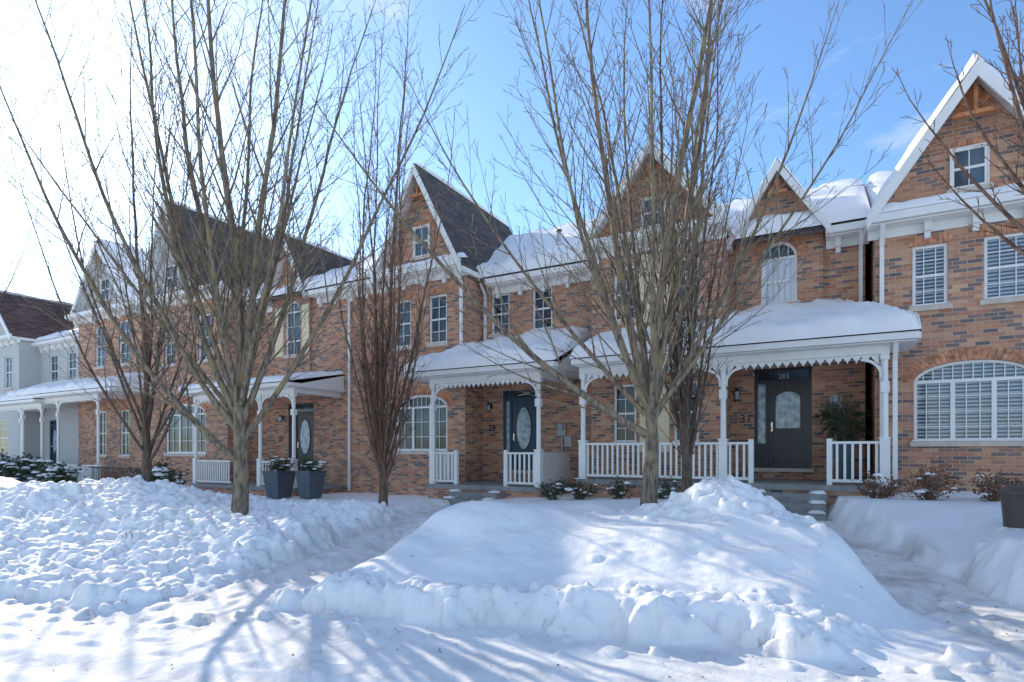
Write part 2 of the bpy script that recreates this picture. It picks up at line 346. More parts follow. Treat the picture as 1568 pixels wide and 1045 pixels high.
def porch(H,xl,xr,posts,deck,rt,ze=3.95,zt=4.95,yf=13.4,yw=15.48,left='hip',right='hip',rails=(),steps=None,dx=(0,0),snow=.3,groundz=.5):
    ye=yf-.4; T=H['trim']
    al=1.0 if left=='hip' else 0; ar=1.0 if right=='hip' else 0
    R0=H['roof']
    A=(xl,ye,ze);B=(xr,ye,ze);C=(xr-ar,yw,zt);D=(xl+al,yw,zt)
    R0.poly([A,B,C,D]); 
    if ar: R0.poly([B,(xr,yw,ze),C])
    else: T.prism([(xr-.06,ye+.04,ze-.12),(xr-.06,yw,ze-.12),(xr-.06,yw,zt-.03)],[(xr,ye+.04,ze-.12),(xr,yw,ze-.12),(xr,yw,zt-.03)])
    if al: R0.poly([(xl,yw,ze),A,D])
    else: T.prism([(xl,ye+.04,ze-.12),(xl,yw,ze-.12),(xl,yw,zt-.03)],[(xl+.06,ye+.04,ze-.12),(xl+.06,yw,ze-.12),(xl+.06,yw,zt-.03)])
    T.box(xl-.02,xr+.02,ye-.07,ye+.02,ze-.13,ze-.005)
    T.box(xr-.02,xr+.06,ye+.021,yw,ze-.13,ze-.008) ; T.box(xl-.06,xl+.02,ye+.021,yw,ze-.13,ze-.008)
    T.box(xl+.021,xr-.021,ye+.022,yw-.001,ze-.16,ze-.135)
    p0,p1=posts[0],posts[-1]; T.box(p0-.08,p1+.08,yf-.07,yf+.07,ze-.32,ze-.161)
    for px in (p0,p1): T.box(px-.07,px+.07,yf+.071,yw,ze-.32,ze-.161)
    if snow:
        snow_patch(H['snow'],(xl-.06,ye-.1,ze+.01),(xr+.06,ye-.1,ze+.01),(xr-ar,yw,zt+.03),(xl+al,yw,zt+.03),snow,.08,seed=xl,e=.34)
        if ar: snow_patch(H['snow'],(xr+.06,ye-.08,ze+.01),(xr+.06,yw,ze+.01),(xr-ar-.02,yw,zt+.02),(xr-ar-.12,yw-.15,zt-.0),snow,.08,seed=xl,e=.25)
        if al: snow_patch(H['snow'],(xl-.06,yw,ze+.01),(xl-.06,ye-.08,ze+.01),(xl+al+.12,yw-.15,zt-.0),(xl+al+.02,yw,zt+.02),snow,.08,seed=xl,e=.25)
    for a in posts: post(H,a,yf,deck,ze-.32,rt)
    for a,b in zip(posts,posts[1:]):
        lattice(H,a+.08,b-.08,yf,ze-.32); bracket(H,a,yf,ze-.36,1); bracket(H,b,yf,ze-.36,-1)
    H['concrete'].box(p0-.15,p1+.15,yf-.15,yw,deck-.12,deck); H['walls'].box(p0-.1,p1+.1,yf-.1,yw,-.3,deck-.121)
    for a,b in rails: rail(H,(a,yf),(b,yf),deck,rt)
    if steps:
        sa,sb=steps; k=1
        while deck-k*.17>groundz-.2:
            zt_=deck-.17*k; y1=yf-.151-.3*(k-1)
            H['concrete'].box(sa+.04,sb-.04,y1-.3,y1,-.3,zt_)
            snow_patch(H['snow'],(sa+.04,y1-.28,zt_),(sa+.35,y1-.26,zt_),(sa+.3,y1-.01,zt_),(sa+.04,y1-.01,zt_),.06,.04,top_round=True,e=.1,seed=k)
            snow_patch(H['snow'],(sb-.3,y1-.28,zt_),(sb-.05,y1-.27,zt_),(sb-.05,y1-.01,zt_),(sb-.38,y1-.01,zt_),.05,.04,top_round=True,e=.1,seed=k)
            k+=1
        for q in (sa,sb): H['post'].box(q-.05,q+.05,yf-.05,yf+.05,deck,rt+.06)
def door(H,xa,xb,z0,zt,y,la,lb,lt,col,oval=True):
    P=H[col]; Y=y+.05
    P.box(xa+.001,xa+.07,Y,Y+.07,z0,zt); P.box(xb-.07,xb-.001,Y,Y+.07,z0,zt); P.box(xa+.07,xb-.07,Y,Y+.07,zt-.07,zt-.001)
    P.box(xa+.07,xb-.07,Y,Y+.07,lt,lt+.09); P.box(la-.07,la,Y,Y+.07,z0,lt)
    if xb-.07-lb>.02: P.box(lb,xb-.07,Y,Y+.069,z0,lt)
    H['glass'].poly([(xa+.07,Y+.05,lt+.09),(xb-.07,Y+.05,lt+.09),(xb-.07,Y+.05,zt-.07),(xa+.07,Y+.05,zt-.07)])
    if la-.07-xa>.12:
        H['paleglass'].poly([(xa+.07,Y+.05,z0+.6),(la-.07,Y+.05,z0+.6),(la-.07,Y+.05,lt),(xa+.07,Y+.05,lt)]); P.box(xa+.07,la-.07,Y+.01,Y+.06,z0,z0+.6)
    P.box(la,lb,Y+.03,Y+.06,z0+.01,lt)
    w=lb-la; c=(la+lb)/2; hgt=lt-z0
    ga,gb=la+.16*w+.02,lb-.16*w-.02; gz0=z0+hgt*.47; gz1=z0+hgt*.9
    ring=lambda o:[(ga-o,gz0-o),(gb+o,gz0-o)]+list(reversed(arc(ga-o,gb+o,gz1-.18,gz1+o,10)))
    if oval:
        gz0=z0+hgt*.3; cc=(gz0+gz1)/2
        ring=lambda o:[(c+(w*.3+o)*math.cos(2*math.pi*k/20),cc+((gz1-gz0)/2+o)*math.sin(2*math.pi*k/20)) for k in range(20)]
    H['paleglass'].poly([(p[0],Y+.022,p[1]) for p in ring(0)])
    A,B=ring(0),ring(.035)
    for k in range(len(A)): 
        j=(k+1)%len(A); P.pxz([A[k],A[j],B[j],B[k]],Y+.01,Y+.031)
    top=gz0-.12
    for (a,b) in ((la+.1*w,c-.03),(c+.03,lb-.1*w)):
        for q in ((a,a+.02,z0+.12,top),(b-.02,b,z0+.12,top),(a,b,z0+.12,z0+.14),(a,b,top-.02,top)): P.box(q[0],q[1],Y+.015,Y+.031,q[2],q[3])
        P.box(a+.06,b-.06,Y+.018,Y+.031,z0+.18,top-.06)
    H['knob'].cyl(la+.07,Y+.0,z0+.95,z0+1.0,.028,.028,8); H['knob'].box(la+.05,la+.09,Y+.01,Y+.03,z0+.9,z0+1.12)
    H['stone'].box(xa-.04,xb+.04,y-.1,y+.14,z0-.09,z0-.001)
def number(H,t,x,y,z,h=.22,m='blackpaint'):
    c=bpy.data.curves.new('number',type='FONT'); c.body=t; c.size=h*1.3; c.extrude=.01
    o=bpy.data.objects.new('number',c); S.collection.objects.link(o); o.rotation_euler=(math.pi/2,0,0); o.parent=H.e
    o.location=Vector((x,y-.015,z))-H.e.location; c.materials.append(MT[m])
def lantern(H,x,y,z):
    P=H['blackpaint']; P.box(x-.05,x+.05,y-.03,y-.001,z-.05,z+.1); P.box(x-.015,x+.015,y-.14,y-.03,z+.07,z+.1)
    P.cyl(x,y-.14,z+.06,z+.14,.08,.02,6); P.cyl(x,y-.14,z-.16,z-.13,.05,.06,6); H['paleglass'].cyl(x,y-.14,z-.13,z+.06,.045,.06,6)
def meter(H,x,y,z):
    M=H['metal']; M.box(x-.13,x+.13,y-.1,y-.001,z-.22,z+.1); M.cyl(x,y-.13,z-.05,z+.12,.09,.09,12); M.box(x-.02,x+.02,y-.06,y-.001,z-1.2,z-.22); M.box(x+.08,x+.3,y-.06,y-.001,z-.55,z-.25)
def shell(H,x0,x1,bx0,bx1,yb,ym,ez,bez,rz,mat='walls',yr=19.5,snow=.27,roof='roof'):
    W=H[mat]; yk=2*yr-ym
    for x in (x0,x1): W.poly([(x,ym,-.3),(x,yk,-.3),(x,yk,ez),(x,yr,rz),(x,ym,ez)])
    W.poly([(x0,yk,-.3),(x1,yk,-.3),(x1,yk,ez),(x0,yk,ez)])
    for x in (bx0,bx1): W.poly([(x,yb,-.3),(x,ym,-.3),(x,ym,bez),(x,yb,bez)])
    s=(rz-ez)/(yr-ym); Z=lambda y:ez+s*(y-ym)
    ye=ym-.42
    H[roof].pyz([(ye,Z(ye)+.0),(yr,rz),(yr,rz+.12),(ye,Z(ye)+.12)],x0-.02,x1+.02)
    H[roof].pyz([(yk+.4,Z(ye)+.0),(yr,rz),(yr,rz+.12),(yk+.4,Z(ye)+.12)],x0-.02,x1+.02)
    if snow:
        snow_patch(H['snow'],(x0+.0,ye-.04,Z(ye)+.13),(x1-.0,ye-.04,Z(ye)+.13),(x1-.0,yr,rz+.13),(x0+.0,yr,rz+.13),snow,.12,seed=x0,e=.25)
        snow_patch(H['snow'],(x1,yk+.4,Z(ye)+.13),(x0,yk+.4,Z(ye)+.13),(x0,yr,rz+.13),(x1,yr,rz+.13),snow,.3,seed=x0,e=.25)
    vx=x1-(x1-x0)*.28; H['metal'].cyl(vx,17.2,Z(17.2),Z(17.2)+.66,.06,.06,10); H['blackpaint'].cyl(vx,17.2,Z(17.2)+.66,Z(17.2)+.72,.09,.09,10)
    return Z(ye)+.05
# ------------------------------------------------------------------ house right (33)
H=House('brick_house',(3.5,17,0))
yb,ym=14.5,15.5
ops=[(1.335,1.93,4.70,5.95),(2.5,3.25,4.70,5.95),(1.36,3.32,1.93,3.55,.4)]
wall(H,.68,3.98,yb,-.3,6.7,ops)
for o in ops[:2]: window(H,*o[:4],yb,cols=3,rows=4,g='blinds'); lintel(H,o[0],o[1],o[3],yb)
window(H,*ops[2][:4],yb,rise=.4,cols=3,rows=4,sash=False,g='blinds',units=3); archring(H,1.36,3.32,3.15,3.55,yb,.24)
z=shell(H,.68,7.6,.68,3.98,yb,ym,6.75,6.7,9.2)
wall(H,3.98,7.6,ym,-.3,6.75,[(5.2,5.9,4.7,5.95),(4.6,5.6,1.3,3.7)])
window(H,5.2,5.9,4.7,5.95,ym); door(H,4.6,5.6,1.3,3.7,ym,4.68,5.5,3.35,'blackpaint')
eave(H,.55,4.1,yb,6.56); snow_patch(H['snow'],(.55,yb-.44,6.6),(4.1,yb-.44,6.6),(4.1,yb,6.74),(.55,yb,6.74),.15,.08,top_round=True,e=.12)
eave(H,4.25,7.6,ym,z)
gable(H,2.33,1.65,6.72,9.12,yb,19.6,True,True,win=(1.97,2.55,6.95,7.75),ov=.14,th=.24)
downspout(H,.8,yb-.0,1,6.5)
H.done()
# ------------------------------------------------------------------ house 31
H=House('brick_house.001',(-2.6,17,0))
bops=[(-5.1,-4.45,5.1,6.5),(-3.6,-2.95,5.1,6.5)]
wall(H,-5.72,-2.38,yb,-.3,7.2,bops[:2]+[(-3.55,-2.95,1.95,3.45),(-5.1,-4.5,1.95,3.45)])
for o in bops[:2]: window(H,*o,yb)
for a in (-3.55,-5.1): window(H,a,a+.6,1.95,3.45,yb)
H['cream'].box(-4.4,-3.65,yb-.04,yb-.001,1.7,3.6); H['cream'].box(-4.42,-3.62,yb-.04,yb-.001,5.0,6.7)
H['trim'].box(-4.3,-3.75,yb-.06,yb-.041,1.8,1.9);H['trim'].box(-4.3,-3.75,yb-.06,yb-.041,3.4,3.5)
dops=[(-1.81,-.545,1.32,3.76)]
wall(H,-2.38,.54,ym,-.3,7.05,dops)
door(H,-1.81,-.545,1.32,3.76,ym,-1.49,-.64,3.38,'blackpaint',oval=False)
z=shell(H,-5.72,.66,-5.72,-2.38,yb,ym,7.0,7.2,9.2)
eave(H,-.25,.62,ym,z)
yd=ym-.1
wall(H,-2.22,-.3,yd,4.4,7.02,[(-1.65,-.85,5.3,6.8,.4)])
window(H,-1.65,-.85,5.3,6.8,yd,rise=.4,cols=2,rows=2,g='curtain'); archring(H,-1.65,-.85,6.4,6.8,yd,.24)
for x in (-2.22,-.3): H['walls'].poly([(x,yd,4.4),(x,ym+1.5,4.4),(x,ym+1.5,7.02),(x,yd,7.02)])
gable(H,-1.26,.96,7.02,8.52,yd,18.5,True,True,ov=.14,th=.12,oy=.36,bw=.2,tr=.36)
gable(H,-4.05,1.67,7.2,9.25,yb,19.5,True,True,win=(-4.35,-3.75,7.35,8.1))
eave(H,-5.75,-2.3,yb,7.15)
lantern(H,-2.2,ym,3.15); number(H,'31',-2.15,ym,2.45); number(H,'283',-1.28,ym+.08,3.5,.13,'knob')
meter(H,-.05,ym,2.9)
porch(H,-5.6,1.28,[-5.5,-2.2,.79],1.05,1.93,left='rake',right='hip',rails=[(-5.5,-2.2),(-2.2,-1.63),(-.154,.79)],steps=(-1.63,-.154),groundz=.45)
rail(H,(.79,13.45),(.79,15.4),1.05,1.93)
downspout(H,.96,13.5,1.0,4.0); downspout(H,.45,ym,4.8,z)
H.done()
# ------------------------------------------------------------------ house 29
H=House('brick_house.002',(-9.4,17,0))
ops=[(-11.1,-10.42,5.05,6.55),(-12.5,-11.82,5.05,6.55),(-12.45,-10.4,1.72,3.5,.4)]
wall(H,-12.95,-9.75,yb,-.3,7.4,ops)
for o in ops[:2]: window(H,*o,yb); lintel(H,o[0],o[1],o[3],yb)
window(H,*ops[2][:4],yb,rise=.4,cols=2,rows=3,sash=False,units=3,fw=.08); archring(H,-12.45,-10.4,3.1,3.5,yb)
mo=[(-9.44,-8.79,5.35,6.6),(-8.0,-7.34,5.35,6.6),(-9.02,-7.83,1.15,3.58)]
wall(H,-9.75,-5.95,ym,-.3,7.15,mo)
for o in mo[:2]: window(H,*o,ym); lintel(H,o[0],o[1],o[3],ym)
door(H,-9.02,-7.83,1.15,3.58,ym,-8.74,-7.92,3.27,'navypaint')
z=shell(H,-12.95,-5.95,-12.95,-9.75,yb,ym,7.15,7.4,9.6)
eave(H,-9.4,-5.9,ym,z)
gable(H,-11.35,1.6,7.35,10.45,yb,20,True,False,win=(-11.65,-11.05,7.8,8.75))
eave(H,-13.05,-9.65,yb,7.35); snow_patch(H['snow'],(-13.05,yb-.44,7.39),(-9.65,yb-.44,7.39),(-9.65,yb,7.52),(-13.05,yb,7.52),.14,.08,top_round=True,e=.12)
downspout(H,-9.62,ym,4.6,7.1); downspout(H,-9.85,yb,4.6,7.3)
porch(H,-10.8,-6.1,[-10.1,-6.73],.8,1.7,left='hip',right='rake',rails=[(-10.1,-9.3),(-7.7,-6.73)],steps=(-9.3,-7.7),groundz=.32)
rail(H,(-6.73,13.45),(-6.73,15.4),.8,1.7,True); rail(H,(-10.1,13.45),(-10.1,14.45),.8,1.7)
lantern(H,-9.45,ym,3.1); number(H,'29',-9.55,ym,2.35); meter(H,-7.0,ym,2.4)
H.done()
# ------------------------------------------------------------------ house 27
H=House('brick_house.003',(-19.5,17,0))
ops=[(-22.9,-22.1,5.4,7.3),(-25.3,-24.5,5.4,7.3),(-25.2,-22.4,1.6,3.7,.45)]
wall(H,-26.4,-21,yb,-.3,8.2,ops)
for o in ops[:2]: window(H,*o,yb)
window(H,*ops[2][:4],yb,rise=.45,cols=2,rows=3,sash=False,units=3,fw=.09); archring(H,-25.2,-22.4,3.25,3.7,yb)
mo=[(-18.7,-17.3,.95,3.56)]
wall(H,-21,-13.1,ym,-.3,7.8,mo)
door(H,-18.7,-17.3,.95,3.56,ym,-18.3,-17.4,3.15,'blackpaint')
z=shell(H,-26.4,-13.1,-26.4,-21,yb,ym,7.8,8.2,10.0)
eave(H,-21,-19.6,ym,z); eave(H,-17.1,-13.1,ym,z)
yd=ym-.1
wall(H,-19.4,-17.4,yd,4.2,7.9,[(-18.75,-17.9,5.4,7.5,.42)])
window(H,-18.75,-17.9,5.4,7.5,yd,rise=.42,cols=2,rows=3); H['cream'].box(-19.3,-18.85,yd-.03,yd-.001,5.4,7.3); H['cream'].box(-17.8,-17.42,yd-.03,yd-.001,5.4,7.3)
for x in (-19.4,-17.4): H['walls'].poly([(x,yd,4.2),(x,ym+1.5,4.2),(x,ym+1.5,7.9),(x,yd,7.9)])
gable(H,-18.4,1.0,7.9,9.85,yd,18.8,True,False,ov=.15,oy=.38,tr=.4)
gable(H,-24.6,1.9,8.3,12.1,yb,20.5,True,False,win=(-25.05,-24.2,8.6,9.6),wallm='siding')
eave(H,-26.6,-20.7,yb,8.25)
porch(H,-21.6,-15.7,[-21.3,-17.6,-15.9],.5,1.38,ze=4.0,zt=4.5,left='rake',right='rake',rails=[(-21.3,-19.2),(-17.6,-17.0)],groundz=.2,snow=.16)
downspout(H,-15.4,ym,.3,z); lantern(H,-19.0,ym,3.0); number(H,'27',-19.25,ym,2.1)
H.done()
# ------------------------------------------------------------------ house 25
H=House('brick_house.004',(-29.8,17,0))
ops=[(-31.0,-30.1,5.7,7.7),(-28.9,-28.0,5.7,7.7),(-30.8,-30.0,1.5,3.6),(-28.8,-28.0,1.5,3.6)]
wall(H,-32.6,-27,yb,-.3,8.3,ops)
for o in ops: window(H,*o,yb); lintel(H,o[0],o[1],o[3],yb)
z=shell(H,-33,-26.6,-32.6,-27,yb,ym,8.3,8.3,10.6)
gable(H,-30,2.3,8.3,11.4,yb,20.5,True,True,win=(-30.4,-29.6,8.8,9.8),wallm='siding')
eave(H,-32.9,-26.7,yb,8.3)
porch(H,-36,-26.3,[-35.6,-32,-28.4],.2,1.1,ze=4.4,zt=5.3,left='rake',right='hip',rails=[(-35.6,-32),(-32,-28.4)],groundz=.0,snow=.24)
rail(H,(-28.2,13.0),(-23.6,13.0),.15,1.05,key='ironrail')
H.done()
for nm,x0,x1 in (('siding_house',-47,-33.3),('siding_house.001',-62,-47.6)):
    H=House(nm,((x0+x1)/2,17,0))
    b0=x0+3; b1=x0+8
    ops=[(b0+.6,b0+1.6,5.2,7.0),(b0+3.2,b0+4.2,5.2,7.0),(b0+1,b0+3.6,1.4,3.5)]
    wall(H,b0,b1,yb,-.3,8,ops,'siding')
    for o in ops: window(H,*o,yb)
    ops=[(b1+1,b1+1.9,1,3.4),(b1+3,b1+3.9,5.2,7),(b1+1,b1+1.9,5.2,7)]
    wall(H,b1,x1,ym,-.3,7.9,ops,'siding'); wall(H,x0,b0,ym,-.3,7.9,[],'siding')
    door(H,b1+1,b1+1.9,1,3.4,ym,b1+1.08,b1+1.8,3.1,'navypaint')
    for o in ops[1:]: window(H,*o,ym)
    z=shell(H,x0,x1,b0,b1,yb,ym,7.9,8,10.6,'siding',snow=0,roof='roofbrown')
    snow_patch(H['snow'],(b1,15.1,z+.08),(x1,15.1,z+.08),(x1,16.3,z+.75),(b1,16.3,z+.75),.12,.2,top_round=True)
    eave(H,b1,x1,ym,z); eave(H,b0-.2,b1+.2,yb,8)
    gable(H,(b0+b1)/2,2.5,8,10.6,yb,20,True,False,wallm='siding',roof='roofbrown')
    porch(H,b1+.1,x1,[b1+.5,x1-2.5,x1-.3],.2,1.1,ze=4.2,zt=5,left='rake',right='rake',rails=[(b1+2.3,x1-2.5)],snow=.24,groundz=0)
    H.done()
# ------------------------------------------------------------------ terrain
def vn(x,y,s):
    xi=np.floor(x).astype(np.int64); yi=np.floor(y).astype(np.int64); fx=x-xi; fy=y-yi
    fx=fx*fx*(3-2*fx); fy=fy*fy*(3-2*fy)
    def h(a,b):
        n=(a*374761393+b*668265263+s*974634777)&0x7fffffff; n=((n^(n>>13))*1274126177)&0x7fffffff; n=n^(n>>16); return (n&0xffff)/65535.
    return (h(xi,yi)*(1-fx)+h(xi+1,yi)*fx)*(1-fy)+(h(xi,yi+1)*(1-fx)+h(xi+1,yi+1)*fx)*fy-.5
def fbm(x,y,s,o=4,g=.5):
    r=0;a=1
    for k in range(o):
        c_,s_=math.cos(.6*k),math.sin(.6*k)
        r=r+a*vn((x*c_-y*s_)*2**k+k*7.3,(x*s_+y*c_)*2**k+k*3.1,s+k); a*=g
    return r
def sm(x): x=np.clip(x,0,1); return x*x*(3-2*x)
xs=np.concatenate([-np.geomspace(400,32,30),np.arange(-30,-15,.12),np.arange(-15,4.5,.03),np.arange(4.5,12,.12),np.geomspace(12.5,400,30)])
ys=np.concatenate([-np.geomspace(300,3,25),np.arange(-2.5,1,.1),np.arange(1,10.5,.03),np.arange(10.5,16,.07),np.geomspace(16.5,500,30)])
X,Y=np.meshgrid(xs,ys)
toe=np.interp(X,[-60,-30,-14,-8.6,-6.0,-5.2,-2.2,.55,1.5,8,60],[1.5,1.8,2.4,3.0,3.65,4.3,4.8,5.8,6.6,8,8.5])
base=np.interp(X,[-45,-28,-16,-9.5,-3,0,3,60],[.0,.05,.2,.40,.72,.85,.95,.95])
d=Y-toe+.5*fbm(X*1.1,Y*1.1,3,4)
road=.04*fbm(X*.7,Y*.7,11,3)+.012*fbm(X*5,Y*5,12,3)
yard=base*sm((Y-8)/4)+.05*fbm(X,Y,20)*sm((Y-5)/3)
lump=1+.22*fbm(X*.7,Y*.7,31,2)
mx=sm((X+5.9+.12*(Y-5))/1.2)*sm((1.0-X+.25*(Y-8))/1.2)
pm=(.27*sm(d/.3)+.10*sm((d-.5)/.4)+.44*sm((d-.8)/1.9))*lump
end=1-sm((Y-8.8)/2.2)
M1=mx*(pm*end)
pk=lambda x,y,a,b,h:h*np.exp(-(((X-x)/a)**2+((Y-y)/b)**2))
M1+=mx*sm(d/1.2)*(pk(-1.45,8.8,.75,.7,.34)+pk(-2.5,8.4,.45,.45,.12)+pk(-4.4,7.2,.8,.9,.06)+pk(-3.6,9.1,.5,.5,.10))
lx=sm((-6.3-X-.12*(Y-4))/1.1)
pl=(.22*sm(d/.4)+.26*sm((d-.5)/1.2)+.42*sm((d-1.4)/1.6))*lump*(1-.5*sm((Y-7.1)/.9))
pl*=(1-sm((Y-8)/2)); pl*=.62+.38*sm((-9.2-X)/2.5)
M2=lx*pl+lx*(pk(-12.6,6.2,1.5,1.1,.12)+pk(-8.2,5.6,.6,.5,.05))
M3=.48*np.exp(-((Y-9.3-.3*fbm(X*.6,0*X,5))/.75)**2)*sm((-6.9-X)/1.0)*sm((X+22)/3)*(1+.35*fbm(X,Y,8))
rx=sm((X-1.1-.25*(Y-9))/.7)
M4=rx*(.70*sm((d-.7)/1.5))*lump*(1-sm((Y-9.9)/1.8))
bank=np.maximum.reduce([M1,M2,M3,M4])
Z=road*(1-sm(d/.5))+bank+yard*np.clip(1-bank/.9,0,1)*(Y>3)
Z=np.where(Y>11,np.maximum(Z,yard),Z)
packed=(1-sm((d+.1)/.3))*.5
def path(pts,w,dirt=.8):
    global Z,packed
    P=np.array(pts); best=np.full(X.shape,1e9); bz=np.zeros(X.shape)
    for a,b in zip(P,P[1:]):
        v=b[:2]-a[:2]; t=np.clip(((X-a[0])*v[0]+(Y-a[1])*v[1])/(v@v),0,1)
        dd=np.hypot(X-a[0]-t*v[0],Y-a[1]-t*v[1]); k=dd<best
        best=np.where(k,dd,best); bz=np.where(k,a[2]+t*(b[2]-a[2]),bz)
    lim=bz+.04*fbm(X*4,Y*4,50)+np.maximum(0,best-w+.25*fbm(X*1.6,Y*1.6,51))*1.7
    Z=np.minimum(Z,np.where(best<w+1.2,lim,1e9))
    packed=np.maximum(packed,dirt*(1-sm((best-w+.3*fbm(X*2.5,Y*2.5,52))/.25)))
    return best
pb=path([(-5.9,3.6,0),(-6.3,5.0,.04),(-7.0,7,.12),(-7.9,9.4,.2),(-8.5,11.5,.28),(-8.5,13.3,.32)],.48,.7)
pb2=path([(2.1,5.8,.0),(1.05,8.2,.05),(.5,9.6,.18),(-.4,11.2,.38),(-.9,13.3,.45)],.56,1.0)
inpath=np.minimum(pb/.48,pb2/.56)<.95
inb=sm(bank/.12)*(Y<11)*(~inpath)
crest=np.exp(-(((X+1.5)/1.0)**2+((Y-8.75)/.65)**2))
rough=np.clip(sm(1-(d-.3)/.6)*inb+lx*inb*(.6+1.2*fbm(X*.9,Y*.9,77,2))+M4*.12+.9*crest+.5*(M3>.15)*(Y<10.3)*(~inpath),0,1)
rid=np.abs(fbm(X*2.1,Y*2.1,91,4,.55))
Z+=rough*(.06*fbm(X*2.6,Y*2.6,60,5,.6)-.17*rid+.05)*(inb>.3)+inb*.07*fbm(X*.8,Y*.8,61,3)+inb*.014*fbm(X*3,Y*3,62,3)
# wind ripples over the drift
Z+=inb*mx*(1-rough)*.012*np.sin(9*(Y+.35*X)+3*fbm(X*.8,Y*.8,66,2))*sm((d-1)/.5)
rg=np.random.default_rng(4)
def stamp(cx,cy,ang,dep=.09,L_=.16,W_=.065):
    i=np.searchsorted(xs,cx); j=np.searchsorted(ys,cy); k=8
    sl=(slice(j-k,j+k+1),slice(i-k,i+k+1)); ca,sa=math.cos(ang),math.sin(ang)
    dx=((X[sl]-cx)*ca+(Y[sl]-cy)*sa)/L_; dy=(-(X[sl]-cx)*sa+(Y[sl]-cy)*ca)/W_
    q=dx**2+dy**2; Z[sl]+=-dep*np.exp(-q**2)+dep*.25*np.exp(-(q-2.2)**2)
for (x0,y0,x1,y1,n_) in ((-6.1,4.2,-7.6,9.2,13),(1.2,7,.1,10.8,10),(-9.5,2.0,-3.2,3.4,14),(.6,8.6,1.7,6.6,6)):
    an=math.atan2(y1-y0,x1-x0)
    for k in range(n_):
        f=k/n_; s_=(.12 if k%2 else -.12)
        stamp(x0+(x1-x0)*f-math.sin(an)*s_+rg.normal()*.03,y0+(y1-y0)*f+math.cos(an)*s_+rg.normal()*.03,an+rg.normal()*.15,.03)
ix0,ix1=np.searchsorted(xs,-15),np.searchsorted(xs,4.4); iy0,iy1=np.searchsorted(ys,2),np.searchsorted(ys,10.3)
n=0; Z0=Z.copy()
for _ in range(200000):
    i=rg.integers(ix0,ix1); j=rg.integers(iy0,iy1)
    pr=rough[j,i]**1.3*.8+(.05 if -.45<d[j,i]<0 else .0008)
    if rg.random()>pr: continue
    r=.02+.12*rg.random()**3.4; k=int(r*1.3/.03)+1
    if i-k<0 or j-k<0: continue
    sl=(slice(j-k,j+k+1),slice(i-k,i+k+1)); cx,cy=xs[i],ys[j]
    ang=rg.random()*3.14; ca,sa=math.cos(ang),math.sin(ang); el=.55+.45*rg.random()
    dx=((X[sl]-cx)*ca+(Y[sl]-cy)*sa)/r; dy=(-(X[sl]-cx)*sa+(Y[sl]-cy)*ca)/(r*el)
    q=1-np.abs(dx)**3-np.abs(dy)**3; tx,ty=rg.normal()*.35,rg.normal()*.35
    top=Z0[j,i]*.7+Z0[sl]*.3+r*(.5+.3*rg.random())*np.maximum(q,0)**.4+r*(tx*dx+ty*dy)-.3*r
    Z[sl]=np.maximum(Z[sl],np.where(q>0,top,-1e9)); n+=1
    if n>19000: break
along=Y-.33*X
rut=np.zeros_like(X)
for c0,a in ((1.0,.045),(2.35,.04),(3.1,.045),(-.6,.05),(4.2,.03)):
    w_=along-c0-.3*fbm(X*.2,0*X,int(c0*10)+70,2); rut-=a*np.exp(-(w_/.14)**2)-a*.4*np.exp(-((np.abs(w_)-.24)/.07)**2)
rm=(1-sm((d+.25)/.3))*(Y>-4)
Z+=rut*rm+.006*fbm(X*9,Y*9,71,3)*(np.abs(Y)<14)*(np.abs(X)<20)
packed=np.clip(packed+np.clip(-rut*9,0,.35)*rm,0,1)
ny,nx=X.shape
co=np.stack([X,Y,Z],-1).reshape(-1,3)
idx=np.arange(ny*nx).reshape(ny,nx)
F=np.stack([idx[:-1,:-1],idx[:-1,1:],idx[1:,1:],idx[1:,:-1]],-1).reshape(-1,4)
def fastmesh(name,co,F,mat,loc=(0,0,0),smooth=True,attr=None):
    me=bpy.data.meshes.new(name); me.vertices.add(len(co)); me.vertices.foreach_set('co',co.astype(np.float32).ravel())
    k=F.shape[1]; me.loops.add(F.size); me.loops.foreach_set('vertex_index',F.astype(np.int32).ravel())
    me.polygons.add(len(F)); me.polygons.foreach_set('loop_start',np.arange(0,F.size,k,dtype=np.int32))
    me.update(calc_edges=True); me.polygons.foreach_set('use_smooth',[smooth]*len(F)); me.materials.append(mat)
    if attr is not None:
        a=me.attributes.new('packed','FLOAT','POINT'); a.data.foreach_set('value',attr.astype(np.float32).ravel())
    o=bpy.data.objects.new(name,me); S.collection.objects.link(o); o.location=loc; return o
fastmesh('snowy_ground',co,F,SNOWG,attr=packed)
def gz(x,y): return float(Z[np.searchsorted(ys,y),np.searchsorted(xs,x)])
mb=MB(); rr=random.Random(8)
for k in range(1500):
    x=rr.uniform(-12,4); y=rr.uniform(2.0,12); j=np.searchsorted(ys,y); i=np.searchsorted(xs,x)
    near=-.9<d[j,i]<.4 or packed[j,i]>.6
    if not near and rr.random()>.12: continue
    zz=gz(x,y)+.012; a=rr.random()*6.28; s=rr.uniform(.006,.022); c_,s_=math.cos(a)*s,math.sin(a)*s
    mb.poly([(x-c_,y-s_,zz),(x+s_*.5,y-c_*.5,zz+.004),(x+c_,y+s_,zz+.008),(x-s_*.5,y+c_*.5,zz)])
mb.build('leaf_litter',plain('litter_brown',(.10,.06,.04),.8,.4,20))
